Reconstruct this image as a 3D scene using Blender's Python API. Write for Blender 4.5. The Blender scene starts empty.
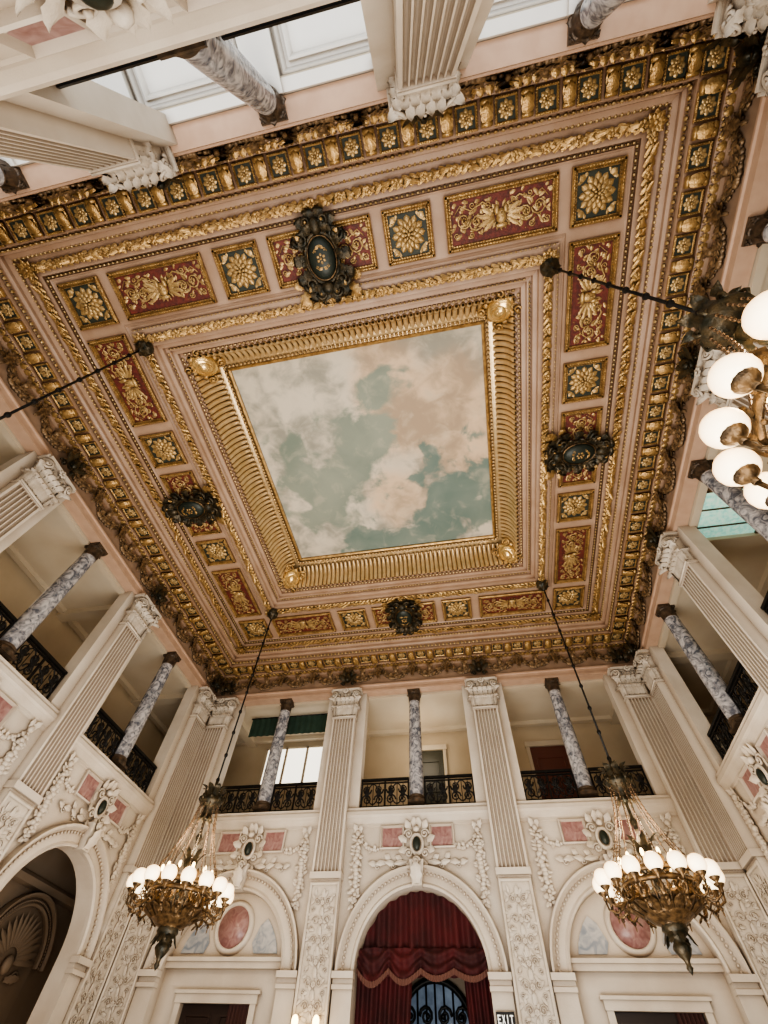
import bpy, math, random
from mathutils import Matrix, Vector
random.seed(3)
PI=math.pi
sin=math.sin; cos=math.cos
C=bpy.context.scene.collection
S=8.45
WT=.4
UT=.26
def T(x,y,z): return Matrix.Translation((x,y,z))
def RX(a): return Matrix.Rotation(math.radians(a),4,'X')
def RY(a): return Matrix.Rotation(math.radians(a),4,'Y')
def RZ(a): return Matrix.Rotation(math.radians(a),4,'Z')
def SC(x,y=None,z=None):
    if y is None: y=z=x
    return Matrix.Diagonal((x,y,z,1))
I4=Matrix.Identity(4)
# ---------------------------------------------------------------- mesh builder
class MB:
    def __init__(s): s.v=[]; s.f=[]; s.sm=[]
    def add(s,vs,fs,M=None,sm=True):
        b=len(s.v)
        if M is not None: vs=[tuple(M@Vector(v)) for v in vs]
        s.v.extend(vs); s.f.extend([tuple(i+b for i in f) for f in fs]); s.sm.extend([sm]*len(fs))
    def box(s,x0,x1,y0,y1,z0,z1,M=None):
        vs=[(x0,y0,z0),(x1,y0,z0),(x1,y1,z0),(x0,y1,z0),(x0,y0,z1),(x1,y0,z1),(x1,y1,z1),(x0,y1,z1)]
        s.add(vs,[(0,3,2,1),(4,5,6,7),(0,1,5,4),(1,2,6,5),(2,3,7,6),(3,0,4,7)],M,False)
    def prism(s,poly,y0,y1,M=None):
        n=len(poly)
        vs=[(x,y0,z) for x,z in poly]+[(x,y1,z) for x,z in poly]
        fs=[tuple(range(n)),tuple(range(2*n-1,n-1,-1))]
        for i in range(n):
            j=(i+1)%n; fs.append((i,i+n,j+n,j))
        s.add(vs,fs,M,False)
    def tube(s,pts,r,n=6,M=None,cap=True):
        pts=[Vector(p) for p in pts]; m=len(pts)
        rs=r if isinstance(r,(list,tuple)) else [r]*m
        vs=[];fs=[]; up=None
        for i,p in enumerate(pts):
            d=(pts[min(i+1,m-1)]-pts[max(i-1,0)])
            if d.length<1e-9: d=Vector((0,0,1))
            d.normalize()
            if up is None:
                up=Vector((0,0,1)) if abs(d.z)<.9 else Vector((1,0,0))
            a=(up-d*up.dot(d))
            if a.length<1e-6: a=d.orthogonal()
            a.normalize(); up=a; b=d.cross(a)
            for k in range(n):
                t=2*PI*k/n; q=p+(a*cos(t)+b*sin(t))*rs[i]; vs.append(tuple(q))
        for i in range(m-1):
            for k in range(n):
                l=(k+1)%n; fs.append((i*n+k,i*n+l,(i+1)*n+l,(i+1)*n+k))
        if cap: fs.append(tuple(range(n-1,-1,-1))); fs.append(tuple((m-1)*n+k for k in range(n)))
        s.add(vs,fs,M)
    def lathe(s,prof,n=20,M=None):
        vs=[];fs=[];m=len(prof)
        for r,z in prof:
            for k in range(n):
                t=2*PI*k/n; vs.append((r*cos(t),r*sin(t),z))
        for i in range(m-1):
            for k in range(n):
                l=(k+1)%n; fs.append((i*n+k,i*n+l,(i+1)*n+l,(i+1)*n+k))
        s.add(vs,fs,M)
    def ell(s,c,r,n=8,m=5,M=None):
        if not isinstance(r,(tuple,list)): r=(r,r,r)
        vs=[];fs=[]
        for i in range(m+1):
            ph=PI*i/m
            for k in range(n):
                t=2*PI*k/n; vs.append((c[0]+r[0]*sin(ph)*cos(t),c[1]+r[1]*sin(ph)*sin(t),c[2]-r[2]*cos(ph)))
        for i in range(m):
            for k in range(n):
                l=(k+1)%n; fs.append((i*n+k,i*n+l,(i+1)*n+l,(i+1)*n+k))
        s.add(vs,fs,M)
    def leaf(s,M,L,W,curl=.3,bul=.15,lob=3,nt=6):
        xs=(-1,-.5,0,.5,1); vs=[];fs=[]
        for i in range(nt+1):
            t=i/nt; w=W/2*(max(0,sin(PI*(.14+.86*t)))**.6)*(1+.16*cos(t*lob*2*PI))
            for q in xs:
                y=-(bul*L*sin(PI*t*.9)+curl*L*t**3)-.16*W*(1-abs(q))+(.03*W if abs(q)==.5 else 0)
                vs.append((w*q,y,L*t*(1-.3*curl*t)))
        for i in range(nt):
            for k in range(4): fs.append((i*5+k,i*5+k+1,i*5+k+6,i*5+k+5))
        s.add(vs,fs,M)
    def acan(s,M,L,W,out=.4,hook=135,lob=3.5,nt=11,hr=.15):
        xs=(-1,-.66,-.33,0,.33,.66,1); vs=[];fs=[]; H=math.radians(hook); m=7
        for i in range(nt+1):
            t=i/nt
            if t<.6: z=L*(1-hr)*t/.6; y=-.06*L*(t/.6)
            else:
                a=(t-.6)/.4*H; r=L*hr
                z=L*(1-hr)+r*sin(a); y=-.06*L-out*L*.45*(1-cos(a))
            w=W/2*(.85+.15*t)*math.sqrt(max(0,1-t**7))*(1+.2*cos(t*lob*2*PI))+.004
            for q in xs:
                yy=y-.16*W*(1-abs(q))+(.08*W if abs(q)==.33 else 0)
                vs.append((w*q,yy,z-abs(q)*.04*L))
        for i in range(nt):
            for k in range(m-1): fs.append((i*m+k,i*m+k+1,(i+1)*m+k+1,(i+1)*m+k))
        s.add(vs,fs,M)
    def petals(s,M,R,r_in,W,n,y0,h,off=0):
        for k in range(n):
            Mk=M@RY(360*(k+off)/n); vs=[];fs=[]
            for i in range(6):
                t=i/5; z=r_in+(R-r_in)*t; w=W/2*(.40+.60*sin(PI*.5*min(1,t*1.4)))*math.sqrt(max(0,1-max(0,(t-.6)/.4)**2))
                yy=y0-h*sin(PI*(.1+.75*t))
                for q in(-1,-.5,0,.5,1): vs.append((w*q,yy+abs(q)*h*1.0+(h*.35 if q==0 else 0),z))
            for i in range(5):
                for j in range(4): fs.append((i*5+j,i*5+j+1,i*5+j+6,i*5+j+5))
            s.add(vs,fs,Mk)
    def rosette(s,M,R,n=8,layers=2,boss=.2,curl=.2):
        for l in range(layers):
            for k in range(n):
                s.leaf(M@T(0,-.02-.10*R*l,0)@RY(360*(k+.5*l)/n)@T(0,0,R*.06),R*(1-.30*l),R*.80*(1-.22*l)*6/n*1.1,curl,.15,2,4)
        s.ell((0,-.12*R*layers*.6-.02,0),(R*boss,R*boss,R*boss),8,5,M)
    def scroll(s,M,R,r0,turns=1.4,n=14,flip=1):
        pts=[];rs=[]
        for i in range(n+1):
            t=i/n; a=t*turns*2*PI; rr=R*(1-.8*t)
            pts.append((flip*rr*cos(a),-.4*r0*t*3,rr*sin(a))); rs.append(r0*(1-.35*t))
        s.tube(pts,rs,5,M); p=pts[-1]; s.ell(p,r0*1.5,6,4,M)
    def rectframe(s,w,h,prof,M=None):
        vs=[];fs=[]
        for ins,y in prof:
            a=w/2-ins;b=h/2-ins
            vs+=[(-a,y,-b),(a,y,-b),(a,y,b),(-a,y,b)]
        for i in range(len(prof)-1):
            for k in range(4):
                l=(k+1)%4; fs.append((i*4+k,i*4+l,i*4+4+l,i*4+4+k))
        s.add(vs,fs,M,False)
    def ring(s,prof):
        vs=[];fs=[]
        for r,z in prof: vs+=[(-r,-r,z),(r,-r,z),(r,r,z),(-r,r,z)]
        for i in range(len(prof)-1):
            for k in range(4):
                l=(k+1)%4; fs.append((i*4+k,i*4+l,i*4+4+l,i*4+4+k))
        s.add(vs,fs,None,False)
    def mesh(s,name,mat):
        me=bpy.data.meshes.new(name); me.from_pydata(s.v,[],s.f)
        me.polygons.foreach_set('use_smooth',s.sm); me.materials.append(mat); me.update(); return me
# ---------------------------------------------------------------- materials
def mat(name,col,rough=.6,metal=0,col2=None,scale=3,bump=0,bscale=20,ramp=(.35,.65),emit=None,es=0,dist=0,ao_shade=None):
    m=bpy.data.materials.new(name); m.use_nodes=True; nt=m.node_tree; N=nt.nodes; L=nt.links
    b=N['Principled BSDF']; b.inputs['Roughness'].default_value=rough; b.inputs['Metallic'].default_value=metal
    b.inputs['Base Color'].default_value=(*col,1)
    tc=N.new('ShaderNodeTexCoord'); out=None
    if col2:
        n=N.new('ShaderNodeTexNoise'); n.inputs['Scale'].default_value=scale; n.inputs['Detail'].default_value=6
        n.inputs['Distortion'].default_value=dist
        r=N.new('ShaderNodeValToRGB'); r.color_ramp.elements[0].position=ramp[0]; r.color_ramp.elements[1].position=ramp[1]
        r.color_ramp.elements[0].color=(*col,1); r.color_ramp.elements[1].color=(*col2,1)
        L.new(tc.outputs['Object'],n.inputs['Vector']); L.new(n.outputs['Fac'],r.inputs['Fac']); out=r.outputs['Color']
    if ao_shade:  # crevice shade mixed into the base colour through ambient occlusion
        ao=N.new('ShaderNodeAmbientOcclusion'); ao.samples=4; ao.inputs['Distance'].default_value=ao_shade[1]
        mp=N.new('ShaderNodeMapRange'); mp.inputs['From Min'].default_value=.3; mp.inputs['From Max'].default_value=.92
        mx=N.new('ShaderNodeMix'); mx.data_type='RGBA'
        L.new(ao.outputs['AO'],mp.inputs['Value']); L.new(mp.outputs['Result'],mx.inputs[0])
        mx.inputs[6].default_value=(*ao_shade[0],1)
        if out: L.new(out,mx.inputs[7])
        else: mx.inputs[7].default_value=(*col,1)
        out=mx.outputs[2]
    if out: L.new(out,b.inputs['Base Color'])
    if bump:
        n2=N.new('ShaderNodeTexNoise'); n2.inputs['Scale'].default_value=bscale; n2.inputs['Detail'].default_value=4
        bp=N.new('ShaderNodeBump'); bp.inputs['Strength'].default_value=bump; bp.inputs['Distance'].default_value=.03
        L.new(tc.outputs['Object'],n2.inputs['Vector']); L.new(n2.outputs['Fac'],bp.inputs['Height']); L.new(bp.outputs['Normal'],b.inputs['Normal'])
    if emit: b.inputs['Emission Color'].default_value=(*emit,1); b.inputs['Emission Strength'].default_value=es
    return m
CREAM=mat('cream_stone',(.60,.53,.44),.5,0,(.71,.65,.56),1.2,.1,30,ao_shade=((.29,.22,.155),.30))
SHAFTM=mat('fluted_stone',(.66,.59,.50),.45,0,(.75,.69,.60),1.2,ao_shade=((.22,.155,.10),.12))
CARVE=mat('carved_stone',(.74,.68,.59),.5,0,(.64,.57,.47),4,.3,25,ao_shade=((.17,.115,.07),.13))
PINK=mat('tan_plaster',(.41,.27,.18),.48,0,(.50,.35,.25),1.5,ao_shade=((.15,.075,.038),.22))
PEACH=mat('peach_frieze',(.54,.37,.265),.55,0,(.48,.32,.225),3)
GOLD=mat('gilding',(.62,.405,.165),.28,.62,(.34,.205,.08),7,.4,35,ao_shade=((.035,.016,.007),.12))
PGOLD=mat('pale_gilding',(.68,.50,.25),.32,.5,(.45,.30,.125),6,.3,30,ao_shade=((.065,.03,.013),.10))
RGOLD=mat('relief_gilding',(.66,.46,.205),.32,.5,(.42,.27,.11),7,.4,35,ao_shade=((.05,.022,.010),.09))
BRONZE=mat('dark_bronze',(.018,.020,.014),.38,.45,(.080,.058,.030),7,.4,25)
BRCAP=mat('capital_bronze',(.045,.033,.024),.4,.4,(.13,.09,.06),7,.3,25)
BRGOLD=mat('bronze_gilt',(.06,.038,.02),.34,.65,(.27,.165,.075),9,.4,25,ao_shade=((.010,.007,.004),.1))
DKGAR=mat('garland_bronze',(.10,.063,.036),.42,.35,(.37,.245,.13),10,.3,25,ao_shade=((.020,.011,.006),.12))
RED=mat('red_ground',(.18,.034,.022),.6,0,(.075,.016,.012),9,.4,30)
GREEN=mat('green_ground',(.018,.026,.020),.6,0,(.036,.042,.028),5)
GMARB=mat('grey_marble',(.10,.11,.14),.22,0,(.55,.54,.55),4.5,ramp=(.38,.64),dist=1.8)
PMARB=mat('rose_marble',(.24,.11,.105),.3,0,(.40,.25,.235),5,dist=1.2)
BMARB=mat('blue_marble',(.20,.24,.29),.3,0,(.45,.45,.46),4,dist=1.5)
VELVET=mat('red_velvet',(.070,.004,.006),.8,0,(.032,.002,.003),2)
FRINGE=mat('dull_fringe',(.13,.055,.04),.7)
IRON=mat('black_iron',(.012,.012,.012),.45,.5)
WOODD=mat('dark_wood',(.05,.022,.012),.4,0,(.08,.035,.02),3)
GWALL=mat('gallery_wall',(.50,.40,.27),.6,0,(.56,.46,.32),1)
GCEIL=mat('white_panel',(.80,.79,.75),.5,0,(.84,.83,.79),1,ao_shade=((.34,.29,.24),.18))
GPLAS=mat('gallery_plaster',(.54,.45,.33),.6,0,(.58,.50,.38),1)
CORR=mat('corridor_stone',(.28,.215,.15),.6,0,(.34,.27,.20),1,ao_shade=((.10,.065,.04),.3))
FLOORM=mat('floor_stone',(.40,.32,.24),.3,0,(.48,.38,.29),2)
def globemat():
    # frosted glass lit from inside: brighter through the thick middle, dimmer at the rim
    m=bpy.data.materials.new('frosted_glass'); m.use_nodes=True; nt=m.node_tree;N=nt.nodes;L=nt.links
    b=N['Principled BSDF']; b.inputs['Base Color'].default_value=(.85,.72,.52,1); b.inputs['Roughness'].default_value=.25
    lw=N.new('ShaderNodeLayerWeight'); lw.inputs['Blend'].default_value=.35
    r=N.new('ShaderNodeValToRGB'); e=r.color_ramp.elements; e[0].position=.0; e[0].color=(1,.84,.56,1); e[1].position=.85; e[1].color=(.62,.34,.13,1)
    L.new(lw.outputs['Facing'],r.inputs['Fac']); L.new(r.outputs['Color'],b.inputs['Emission Color'])
    b.inputs['Emission Strength'].default_value=3.2
    return m
GLOBE=globemat()
BULB=mat('warm_bulb',(1,.9,.7),.3,emit=(1.0,.66,.28),es=10)
DAY=mat('daylight_glass',(.95,.93,.85),.2,emit=(1.0,.93,.78),es=1.9)
DIM=mat('dim_glass',(.06,.08,.12),.2,0,(.18,.24,.32),3,emit=(.35,.45,.6),es=.10)
STAIN=mat('stained_glass',(.2,.5,.42),.2,0,(.7,.8,.6),9,emit=(.35,.75,.62),es=.5)
GFAB=mat('green_fabric',(.012,.035,.022),.8,0,(.02,.05,.034),3)
CRYST=mat('crystal_beads',(.17,.11,.065),.15,.4)
EMER=mat('green_cabochon',(.016,.024,.018),.45,.1)
WHT=mat('sign_white',(.85,.85,.82),.5,emit=(1,1,.95),es=.6)
BROWNF=mat('brown_frieze',(.29,.185,.12),.6,0,(.36,.24,.16),3)
COVE=mat('cove_gilding',(.76,.57,.32),.27,.55,(.62,.44,.21),4,.12,30,ao_shade=((.17,.09,.04),.09))
def skymat():
    m=bpy.data.materials.new('painted_sky'); m.use_nodes=True; nt=m.node_tree;N=nt.nodes;L=nt.links
    b=N['Principled BSDF']; b.inputs['Roughness'].default_value=.8
    tc=N.new('ShaderNodeTexCoord')
    def noise(sc,d,ds=0,rg=.6,off=(0,0,0)):
        mp=N.new('ShaderNodeMapping'); mp.inputs['Location'].default_value=off
        n=N.new('ShaderNodeTexNoise'); n.inputs['Scale'].default_value=sc; n.inputs['Detail'].default_value=d; n.inputs['Distortion'].default_value=ds
        n.inputs['Roughness'].default_value=rg
        L.new(tc.outputs['Object'],mp.inputs[0]); L.new(mp.outputs[0],n.inputs['Vector']); return n.outputs['Fac']
    def mth(op,a,bb):
        n=N.new('ShaderNodeMath'); n.operation=op
        for i,q in enumerate((a,bb)):
            if isinstance(q,(int,float)): n.inputs[i].default_value=q
            else: L.new(q,n.inputs[i])
        return n.outputs[0]
    def blobs(lst):
        o=None
        for x,y,r in lst:
            v=N.new('ShaderNodeVectorMath'); v.operation='DISTANCE'; L.new(tc.outputs['Object'],v.inputs[0]); v.inputs[1].default_value=(x,y,0)
            q=mth('SUBTRACT',1.0,mth('DIVIDE',v.outputs['Value'],r))
            if o is None: o=q
            else:
                n=N.new('ShaderNodeMath'); n.operation='SMOOTH_MAX'; L.new(o,n.inputs[0]); L.new(q,n.inputs[1]); n.inputs[2].default_value=.4; o=n.outputs[0]
        return o
    def ramp(f,a,bb,c0=None,c1=None):
        r=N.new('ShaderNodeValToRGB'); e=r.color_ramp.elements; e[0].position=a; e[1].position=bb
        r.color_ramp.interpolation='EASE'
        if c0: e[0].color=(*c0,1); e[1].color=(*c1,1)
        L.new(f,r.inputs['Fac']); return r.outputs['Color']
    def mix(f,a,bb):
        n=N.new('ShaderNodeMix'); n.data_type='RGBA'; L.new(f,n.inputs[0])
        L.new(a,n.inputs[6]); L.new(bb,n.inputs[7]); return n.outputs[2]
    n1=noise(.45,6,.3,.5); n2=noise(.85,9,.35,.54); n3=noise(.7,7,.4,.5,(5,3,1)); n4=noise(1.8,8,.5,.55,(1,8,2))
    n34=mth('ADD',mth('MULTIPLY',n3,.6),mth('MULTIPLY',n4,.4))
    cloud=ramp(n34,.40,.60,(.33,.32,.265),(.70,.64,.52))
    peach=ramp(n34,.38,.60,(.44,.335,.235),(.76,.58,.40))
    pm=ramp(mth('ADD',blobs([(2.0,-1.4,2.8),(2.9,-.2,2.2),(.5,1.4,1.8),(.9,-3.0,1.8)]),mth('MULTIPLY',mth('SUBTRACT',n1,.5),1.6)),.05,.6)
    base=mix(pm,cloud,peach)
    teal=ramp(n1,.3,.7,(.20,.25,.205),(.31,.345,.28))
    msk=mth('ADD',blobs([(.5,-2.3,1.1),(-.2,-1.3,1.5),(-1.0,-.1,1.9),(-2.4,.6,1.8),(-1.9,1.7,1.6),(-2.8,-1.0,.9)]),mth('MULTIPLY',mth('SUBTRACT',n2,.5),3.0))
    tm=ramp(msk,.12,.52); col=mix(tm,base,teal)
    teal2=ramp(n3,.3,.7,(.145,.21,.185),(.22,.275,.235))
    msk2=mth('ADD',blobs([(2.5,2.0,2.3),(3.6,1.6,1.4),(1.2,3.6,1.5),(-.8,3.6,1.3)]),mth('MULTIPLY',mth('SUBTRACT',n2,.5),2.8))
    tm2=ramp(msk2,.16,.42); col=mix(tm2,col,teal2)
    wisp=ramp(n4,.50,.75); wq=mth('MULTIPLY',wisp,.40)
    rc=N.new('ShaderNodeRGB'); rc.outputs[0].default_value=(.60,.54,.42,1)
    col=mix(wq,col,rc.outputs[0])
    L.new(col,b.inputs['Base Color']); return m
SKY=skymat()
# ---------------------------------------------------------------- object helpers
def link(name,me,M,parent=None):
    o=bpy.data.objects.new(name,me); C.objects.link(o)
    if parent is not None: o.parent=parent; o.matrix_local=M
    else: o.matrix_world=M
    return o
def addparts(root,parts):
    for p in parts:
        nm,me=p[0],p[1]; M=p[3] if len(p)>3 else I4
        o=link(nm,me,M,root)
        if len(p)>2 and p[2]: addparts(o,p[2])
def thing(name,label,cat,parts,M=I4,group=None):
    if not isinstance(parts,list): o=link(name,parts,M)
    else:
        o=link(name,None,M); o.empty_display_size=.2
        addparts(o,parts)
    o['label']=label; o['category']=cat
    if group: o['group']=group
    return o
def struct(name,mb,m,M=I4):
    me=mb.mesh(name,m) if isinstance(mb,MB) else mb
    o=link(name,me,M); o['kind']='structure'; return o
ORD=['first','second','third','fourth','fifth','sixth','seventh','eighth','ninth','tenth','eleventh','twelfth','thirteenth','fourteenth','fifteenth','sixteenth','seventeenth','eighteenth','nineteenth','twentieth','twenty-first','twenty-second','twenty-third','twenty-fourth']
CN={0:'from the left',1:'from the near end',2:'from the right',3:'from the far end'}
SN={0:'far',1:'left',2:'near',3:'right'}
BN={0:['left','centre','right'],1:['near','middle','far'],2:['right','centre','left'],3:['far','middle','near']}
SD={0:('left','right'),1:('near','far'),2:('right','left'),3:('far','near')}
def WM(k,u,z=0,d=0): return RZ(90*k)@T(u,S+d,z)
def CM(k,u,r,z): return RZ(90*k)@T(u,r,z)@RX(90)
# ---------------------------------------------------------------- shell
def wallmesh():
    b=MB(); E=S+WT; Y1=S+WT
    for x0,x1 in((-E,-6.85),(-3.55,-1.65),(1.65,3.55),(6.85,E)): b.box(x0,x1,S,Y1,0,4)
    for c in(-5.2,0,5.2):
        p=[(c-2.6,4),(c-1.65,4)]+[(c-1.65*cos(PI*i/24),4+1.65*sin(PI*i/24)) for i in range(1,24)]+[(c+1.65,4),(c+2.6,4),(c+2.6,7.6),(c-2.6,7.6)]
        b.prism(p,S,Y1)
    b.box(-E,-7.8,S,Y1,4,7.6); b.box(7.8,E,S,Y1,4,7.6)
    for x0,x1 in((-E,-7.05),(-3.35,-1.85),(1.85,3.35),(7.05,E)): b.box(x0,x1,S,Y1,7.6,11.7)
    b.box(-E,E,S,S+UT,11.7,13.0)
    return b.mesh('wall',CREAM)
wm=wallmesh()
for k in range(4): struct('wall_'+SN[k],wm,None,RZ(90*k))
b=MB(); b.box(-12,12,-12,12,-.2,0); struct('floor',b,FLOORM)
G=S+3.2
def ringbox(b,r0,r1,z0,z1): b.ring([(r0,z0),(r1,z0),(r1,z1),(r0,z1),(r0,z0)])
b=MB(); ringbox(b,S+.02,G,7.1,7.6); struct('trim_1',b,CORR)
b=MB(); ringbox(b,S+UT,G,11.75,12.0)
for r in(S+UT+.12,G-.25): ringbox(b,r-.1,r+.1,11.6,11.75)
for k in range(4):
    if k!=2:
        for u in(-7.8,-2.6,2.6,7.8): b.box(u-.2,u+.2,S+UT,G,11.55,11.76,RZ(90*k))
struct('trim_2',b,GPLAS)
b=MB()      # white panelled ceiling of the near gallery
b.box(-G,G,S+UT,G,11.70,11.74)
for i in range(-4,5): b.box(i*2.6-.28,i*2.6+.28,S+UT,G,11.50,11.72)
for r in(S+.36,S+1.75,S+3.05): b.box(-G,G,r-.09,r+.09,11.56,11.72)
for i in range(-4,4):
    for r0,r1 in((S+.45,S+1.66),(S+1.84,S+2.96)):
        for q in(0,.30):
            b.rectframe(1.96-q,r1-r0-.08-q,[(0,0),(0,-.07),(.03,-.09),(.06,-.05),(.09,0)],T((i+.5)*2.6,(r0+r1)/2,11.70)@RX(90))
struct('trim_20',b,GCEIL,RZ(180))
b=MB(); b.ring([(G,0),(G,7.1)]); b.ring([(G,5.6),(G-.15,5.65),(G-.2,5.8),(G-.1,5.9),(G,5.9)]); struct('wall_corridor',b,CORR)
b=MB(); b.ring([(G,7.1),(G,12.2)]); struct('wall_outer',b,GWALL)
b=MB(); b.ring([(S,7.1),(8.42,7.12),(8.42,7.2),(8.37,7.35),(8.33,7.4),(8.33,7.5),(8.37,7.56),(8.37,7.62),(S+WT,7.62)]); struct('trim_3',b,CREAM)
b=MB(); b.ring([(S+UT,11.68),(8.35,11.68),(8.35,11.76),(8.39,11.78),(8.39,11.93),(8.35,11.95),(8.35,12.0),(8.44,12.02)]); struct('trim_4',b,PEACH)
b=MB(); b.ring([(8.43,12.0),(8.43,12.70),(8.36,12.72),(8.36,12.80)]); struct('trim_5',b,BROWNF)
b=MB(); b.ring([(8.36,12.74),(8.31,12.76),(8.31,12.80),(8.26,12.82),(8.22,12.84),(8.22,12.96),(7.74,12.96),(7.74,13.08),(7.70,13.12),(7.70,13.22),(7.64,13.26),(7.64,13.36),(7.52,13.40),(7.50,13.48),(7.44,13.50),(7.08,13.52),(7.08,13.6)]); struct('trim_6',b,PINK)
b=MB(); b.ring([(7.12,13.6),(7.0,13.6),(6.98,13.57),(6.94,13.6),(5.66,13.6),(5.62,13.57),(5.58,13.6),(5.5,13.6),(5.5,13.52),(5.42,13.48),(5.04,13.48),(5.02,13.58),(4.92,13.6),(4.90,13.68),(4.80,13.70),(4.78,13.78),(4.68,13.80),(4.66,13.88),(4.54,13.90)]); struct('ceiling',b,PINK)
prof=[(4.58,13.90)]+[(4.54-.5*(1-cos(t)),13.92+.8*sin(t)) for t in [i*PI/12 for i in range(7)]]+[(3.97,14.74),(3.86,14.74),(3.86,14.82)]
b=MB(); b.ring(prof)
for k in range(4):   # gadroons
    n=26; pt=.170
    for i in range(-n,n+1):
        u=i*pt
        pts=[(u,4.52-.46*(1-cos(t)),13.89+.72*sin(t)) for t in [-.06,.03]+[j*PI/14 for j in range(1,8)]]
        rr=[.04,.083,.095,.096,.094,.090,.084,.074,.035]
        lim=abs(u)+.02
        q=[(p,r) for p,r in zip(pts,rr) if p[1]>lim]
        if len(q)>2: b.tube([p for p,r in q],[r for p,r in q],12,RZ(90*k),False)
    for i in range(-36,37):
        u=i*.125
        if abs(u)<4.55: b.ell((u,4.63,13.87),(.055,.045,.045),6,4,RZ(90*k))
        if abs(u)<3.9: b.ell((u,3.93,14.70),(.055,.05,.05),6,4,RZ(90*k))
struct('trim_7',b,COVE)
def foliage(b,r,z,w,pitch,rad):
    for k in range(4):
        M=RZ(90*k); n=int((r-.1)/pitch)
        b.tube([(-r,r,z+rad*.5),(r,r,z+rad*.5)],rad,8,M,False)
        for i in range(-n,n+1):
            u=i*pitch; sg=1 if u>=0 else -1; ph=i%4
            for s in(-1,1):
                b.leaf(CM(k,u,r+s*w*.22,z-rad*.45)@RY(sg*90-s*sg*(32+random.uniform(-14,14))),pitch*1.6,w*.34,.25,.16,3,4)
            if ph==0:
                b.rosette(CM(k,u,r,z-rad*.7),w*.28,5,1,.35,.2)
            elif ph==2:
                b.leaf(CM(k,u,r,z-rad*.9)@RY(sg*90+random.uniform(-20,20)),pitch*1.7,w*.30,.4,.2,3,4)
            for s in(-1,1): b.ell((u+random.uniform(-.3,.3)*pitch,r+s*w*.14,z-rad*.9),w*.05,5,3,M)
        b.rosette(CM(k,r,r,z-rad*.8),w*.6,8,2,.25)
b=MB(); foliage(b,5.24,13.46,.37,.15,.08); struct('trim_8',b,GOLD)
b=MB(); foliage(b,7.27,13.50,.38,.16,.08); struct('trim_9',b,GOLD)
def eggs(b,r,z,pitch,w,h):
    for k in range(4):
        n=int((r-.05)/pitch)
        for i in range(-n,n+1):
            b.ell((i*pitch,r,z),(pitch*.36,w,h),6,4,RZ(90*k))
            b.ell(((i+.5)*pitch,r,z),(pitch*.10,w*.8,h*1.1),4,3,RZ(90*k))
b=MB(); eggs(b,7.70,13.10,.15,.04,.06); eggs(b,7.52,13.42,.12,.04,.04); eggs(b,7.03,13.57,.12,.035,.035); eggs(b,5.48,13.53,.11,.035,.035); eggs(b,4.86,13.68,.11,.035,.035); struct('trim_10',b,PGOLD)
b=MB(); eggs(b,8.26,12.86,.15,.045,.06)
for k in range(4):
    n=int(8.2/.17)
    for i in range(-n,n+1):
        b.leaf(CM(k,i*.17,8.40,12.74)@RX(-35),.20,.16,.4,.22,3,5)
struct('trim_11',b,GOLD)
# ---------------------------------------------------------------- painting
b=MB(); b.add([(-3.87,-3.87,0),(3.87,-3.87,0),(3.87,3.87,0),(-3.87,3.87,0)],[(0,3,2,1)],None,False)
fb=MB(); fb.rectframe(7.76,7.76,[(0,.0),(0,-.08),(.05,-.11),(.1,-.08),(.1,0)],RX(90))
thing('ceiling_painting','large square ceiling painting of pale peach clouds in a teal sky','painting',[('canvas',b.mesh('canvas',SKY)),('gilt_border',fb.mesh('gilt_border',GOLD))],T(0,0,14.8))
b1=MB(); b1.ell((0,0,0),(.34,.18,.40),18,10); b1.ell((0,-.12,0),(.18,.12,.22),12,8)
b2=MB()
for i in range(12): b2.leaf(RY(i*30)@T(0,0,.28),.2,.16,-.2,.2,2,4)
b2.scroll(T(-.3,-.05,-.35),.16,.04); b2.scroll(T(.3,-.05,-.35),.16,.04,flip=-1); b2.scroll(T(-.3,-.05,.35),.14,.04); b2.scroll(T(.3,-.05,.35),.14,.04,flip=-1)
POL=mat('polished_gilding',(.80,.56,.24),.20,.75)
sh=b1.mesh('shell',POL); sf=b2.mesh('leaf_surround',GOLD)
cn=['far right','far left','near left','near right']
for k in range(4):
    thing('corner_boss','gilt oval boss at the %s corner of the painted sky frame'%cn[k],'ornament',[('boss',sh),('leaf_surround',sf)],RZ(90*k)@T(4.2,4.2,14.10)@RZ(-45)@RX(60),'gilt bosses at the corners of the sky painting')
# ---------------------------------------------------------------- ceiling coffers
FP=[(0,0),(0,-.07),(.03,-.10),(.06,-.10),(.09,-.05),(.12,-.05),(.13,-.02),(.13,.02)]
def framemesh(w,h):
    b=MB(); b.rectframe(w,h,FP)
    for sx,ln in((1,w),(0,h)):
        n=int(ln/.07)
        for i in range(n+1):
            p=-ln/2+.045+(ln-.09)*i/n
            for s in(-1,1):
                if sx: b.ell((p,-.09,s*(h/2-.045)),.03,5,4); b.ell((p,-.05,s*(h/2-.11)),.018,4,3)
                else: b.ell((s*(w/2-.045),-.09,p),.03,5,4); b.ell((s*(w/2-.11),-.05,p),.018,4,3)
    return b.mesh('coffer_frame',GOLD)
def groundmesh(w,h,m):
    b=MB(); b.box(-w/2+.1,w/2-.1,-.01,.03,-h/2+.1,h/2-.1); return b.mesh('coffer_ground',m)
b=MB(); b.petals(I4,.40,.13,.15,12,-.02,.055); b.petals(I4,.30,.08,.12,12,-.06,.05,.5); b.petals(I4,.20,.04,.10,8,-.10,.045); b.petals(I4,.12,.02,.06,6,-.135,.03,.5)
b.ell((0,-.16,0),(.04,.04,.04),8,5)
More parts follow.
